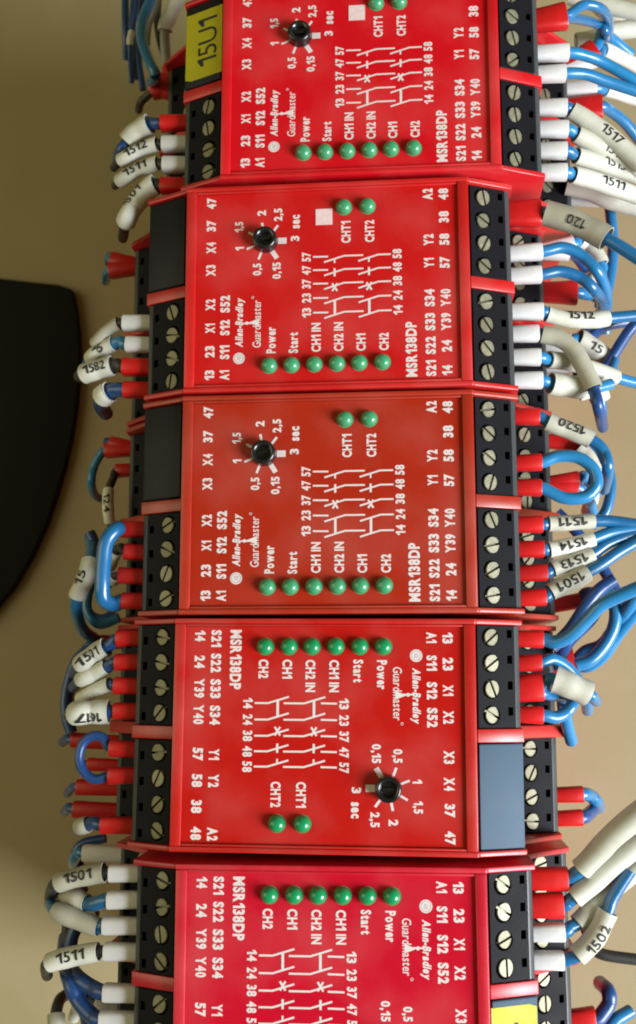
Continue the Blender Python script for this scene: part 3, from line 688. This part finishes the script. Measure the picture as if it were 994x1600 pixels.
# ---- fourth relay, shaded side
wire('printed sleeve on the topmost shaded red collar of the fourth relay', 4, 'l', 1, 0, 'r', [(183, 1003), (174, 1007), (166, 1011), (148, 1021), (127, 1038), (116, 1052, -20)], sl=(2, 4, 31), txt='1501', z1=-12, flip=True, ins='n')
wire('unprinted white sleeve on the second shaded red collar of the fourth relay', 4, 'l', 1, 1, 'r', [(181, 1036), (175, 1038), (167, 1042), (148, 1052), (127, 1062), (115, 1074, -22)], sl=(2, 4, 26), z1=-13, ins='n')
wire('narrow white sleeve on the third shaded red collar of the fourth relay', 4, 'l', 1, 2, 'r', [(180, 1066), (172, 1069), (150, 1078), (127, 1092), (113, 1108, -24)], sl=(1, 3, 22), z1=-15, ins='n', d=15)
wire('broad white sleeve printed 1617 on the fourth shaded red collar of the fourth relay', 4, 'l', 1, 3, 'r', [(179, 1112), (170, 1112), (145, 1113), (118, 1115), (108, 1118, -16)], sl=(1, 3, 38), txt='1617', z1=-8, ins='n', d=20, flip=False, roll=.45)
wire('blue jumper loop between two shaded red collars of the fourth relay', 4, 'l', 1, 4, 'r', [(173, 1161), (160, 1152), (142, 1151), (128, 1165), (124, 1188), (133, 1208), (150, 1218), (171, 1216)], n2=5, z1=-8.9, d=15, ins='n')
wire('short blue wire end in a ring, lowest shaded red collar of the fourth relay', 4, 'l', 1, 7, 'r', [(159, 1285), (148, 1286), (138, 1288), (126, 1292), (121, 1297, -24)], sl=(2, 3, 26), z1=-14, ins='n', d=20, sm='g')
wire('red collar in the lower tier above the first printed sleeve of the fourth relay', 4, 'l', 2, 0, 'r', [(148, 1006), (140, 1010, -32), (122, 1034, -34), (110, 1070, -38), (106, 1110, -42), (110, 1140, -50)], z1=-36, ins='n', d=18)
wire('red collar in the lower tier outside the blue jumper of the fourth relay, upper one', 4, 'l', 2, 3, 'r', [(113, 1152), (105, 1154), (98, 1160, -44)], z1=-40, ins='n', d=15)
wire('red collar in the lower tier seen through the blue jumper of the fourth relay', 4, 'l', 2, 4.5, 'r', [(138, 1192), (132, 1194, -38), (124, 1198, -46)], z1=-44, ins='k', d=12, fr=1.2)
wire('red collar in the lower tier just below the blue jumper of the fourth relay', 4, 'l', 2, 5, 'r', [(121, 1228), (112, 1232, -38), (106, 1240, -48)], z1=-46, ins='n', d=14)
wire('red collar in the lower tier above the clear ring of the fourth relay', 4, 'l', 2, 6, 'r', [(116, 1262), (108, 1262, -36), (102, 1268, -48)], z1=-46, ins='n', d=16, fr=1.6)
# ---- bottom relay, shaded side
wire('teal tipped wire with white collar, tucked between the fourth and bottom relays', 5, 'l', 2, 0, 'w', [(131, 1331), (124, 1333), (116, 1344, -36), (118, 1362, -44)], z1=-36, d=18, fr=1.55)
wire('sleeve printed 1501 with dark end, topmost shaded white collar of the bottom relay', 5, 'l', 1, 0, 'w', [(172, 1364), (163, 1363), (130, 1369), (92, 1379), (82, 1388, -13), (79, 1408, -20), (86, 1420, -30)], sl=(1, 3, 31), txt='1501', z1=-10, ins='k', d=19, sm='g', flip=True, roll=-.25)
wire('long blue wire entering a sleeve, second shaded white collar of the bottom relay', 5, 'l', 1, 1, 'w', [(169, 1411), (150, 1412), (136, 1411), (114, 1400), (92, 1390, -20)], sl=(2, 4, 28), z1=-15, d=22)
wire('unprinted grey sleeve on the third shaded white collar of the bottom relay', 5, 'l', 1, 2, 'w', [(162, 1448), (155, 1449), (122, 1437), (88, 1423), (78, 1412, -16)], sl=(1, 3, 29), z1=-12, sm='g')
wire('sleeve printed 1511 with dark end, fourth shaded white collar of the bottom relay', 5, 'l', 1, 3, 'w', [(164, 1486), (154, 1487), (115, 1494), (78, 1504), (72, 1512, -13), (74, 1524, -20)], sl=(1, 3, 30), txt='1511', z1=-10, ins='k', d=18, flip=True, roll=-.25)
wire('navy wire leaving the white collar below the red divider of the bottom relay', 5, 'l', 1, 4, 'w', [(163, 1548), (145, 1544), (122, 1528), (108, 1508, -26), (104, 1490, -38)], z1=-20, ins='n', d=24)
wire('navy wire slanting down to the lowest shaded white collar of the bottom relay', 5, 'l', 1, 5, 'w', [(157, 1592), (143, 1586), (122, 1562), (108, 1530), (100, 1495, -30), (102, 1465, -40)], z1=-18, ins='n', d=24)
wire('pale sleeve standing at the bottom shaded corner by the panel', 5, 'l', 2, None, 'w', [(105, 1640, -40), (92, 1612, -38), (88, 1585, -38), (94, 1562, -42), (108, 1552, -50)], sl=(0, 2, 26), sm='g', d=18, ins='k')
wire('white sleeve scrap behind the navy wires at the bottom shaded corner', 5, 'l', 2, 5, 'w', [(150, 1560), (140, 1558), (125, 1566), (115, 1590, -44)], sl=(1, 3, 18), z1=-42, d=14, ins='k')
# ---- more loose wires lying deeper between the panel and the terminals
def loose(label, pts, ins='b', d=16, sl=None, sm='w', z=-45, txt=None): wire(label, 3, 'r', 2, None, 'r', [p if len(p) > 2 else (p[0], p[1], z) for p in pts], sl=sl, sm=sm, ins=ins, d=d, z0=z, z1=z, txt=txt)


loose('dark wire running upright behind the grey sleeve at the shaded top corner', [(250, -40), (246, 20), (250, 60), (262, 100)], 'k', 14, z=-42)
loose('navy wire dropping behind the small white tag at the shaded top corner', [(226, -40), (220, 30), (217, 90), (224, 140)], 'n', 12, z=-46)
loose('navy wire drooping below the blue jumper loop of the middle relay', [(180, 958), (160, 968), (140, 960), (128, 930), (132, 890), (150, 862)], 'n', 17, z=-34)
loose('blue wire bulging behind the sleeve printed 15 of the middle relay', [(186, 965), (155, 975), (136, 950), (143, 905), (152, 862), (168, 838)], 'b', 16, z=-28)
loose('short blue wire poking up above the sleeve printed 15 of the middle relay', [(150, 905), (150, 872), (146, 845), (140, 832)], 'n', 18, z=-22)
loose('navy wire sagging beside the broad sleeve printed 1617', [(150, 1010), (122, 1030), (106, 1075), (104, 1115), (112, 1145)], 'n', 19, z=-30)
loose('dark wire behind the two printed sleeves of the bottom relay', [(130, 1385), (112, 1420), (106, 1465), (112, 1510), (130, 1560), (140, 1620)], 'k', 20, z=-34)
loose('navy wire rising between the shaded sleeves of the bottom relay', [(150, 1620), (128, 1570), (112, 1520), (112, 1470), (124, 1440)], 'n', 20, z=-26)
loose('pale sleeved wire crossing behind the shaded sleeves of the bottom relay', [(150, 1420), (120, 1432), (100, 1400), (96, 1385)], 'g', 14, (0, 2, 24), z=-24)
loose('teal wire curving behind the foot of the fourth relay on the shaded side', [(165, 1310), (130, 1318), (118, 1335), (125, 1355)], 'n', 15, z=-38)
loose('blue wire running upright beyond the arching wires of the second relay', [(950, 300), (958, 380), (952, 440), (938, 490), (915, 520), (890, 536)], 'b', 18, z=-42)
loose('white sleeved wire standing beyond the arching wires of the second relay', [(905, 372), (925, 388), (938, 412), (942, 450), (936, 480)], 'b', 16, (0, 2, 26), z=-36)
loose('navy wire sinking behind the bent greyish sleeve of the second relay', [(900, 600), (930, 590), (955, 560), (985, 515), (1020, 480)], 'n', 18, z=-34)
loose('white sleeve lying behind the bent greyish sleeve end', [(905, 612), (930, 606), (950, 588), (962, 560)], 'b', 15, (0, 2, 30), z=-30, txt='15')
loose('blue wire beyond the sleeve printed 1520', [(905, 690), (930, 700), (948, 725), (955, 760), (946, 800), (925, 822)], 'b', 17, z=-34)
loose('white sleeved wire seen inside the blue jumper loop on the bright side', [(905, 700), (918, 712), (928, 735), (925, 760)], 'b', 15, (0, 2, 24), z=-30)
loose('navy wire passing beneath the four printed sleeves of the middle relay', [(870, 800), (900, 830), (930, 870), (955, 910), (975, 950)], 'n', 18, z=-40)
loose('second navy wire climbing beside the bright blue one of the fourth relay', [(862, 1012), (890, 985), (915, 948), (936, 922), (960, 905)], 'n', 20, z=-12)
loose('blue wire arching down by the frame beside the fourth relay', [(930, 925), (955, 930), (962, 965), (950, 1000), (925, 1030), (900, 1040)], 'b', 20, z=-24)
loose('white sleeved wire at the bright top corner above the blue loop', [(890, -6), (915, 0), (945, 8), (1000, 20)], 'b', 16, (0, 3, 28), z=-30)
loose('white sleeve under the blue loop at the bright top corner', [(900, 66), (925, 62), (950, 50), (1000, 44)], 'b', 16, (0, 3, 30), z=-44)
loose('white sleeve fanning out below the slanting sleeves of the top relay', [(885, 292), (915, 298), (950, 312), (1005, 328)], 'b', 16, (0, 3, 28), z=-26)
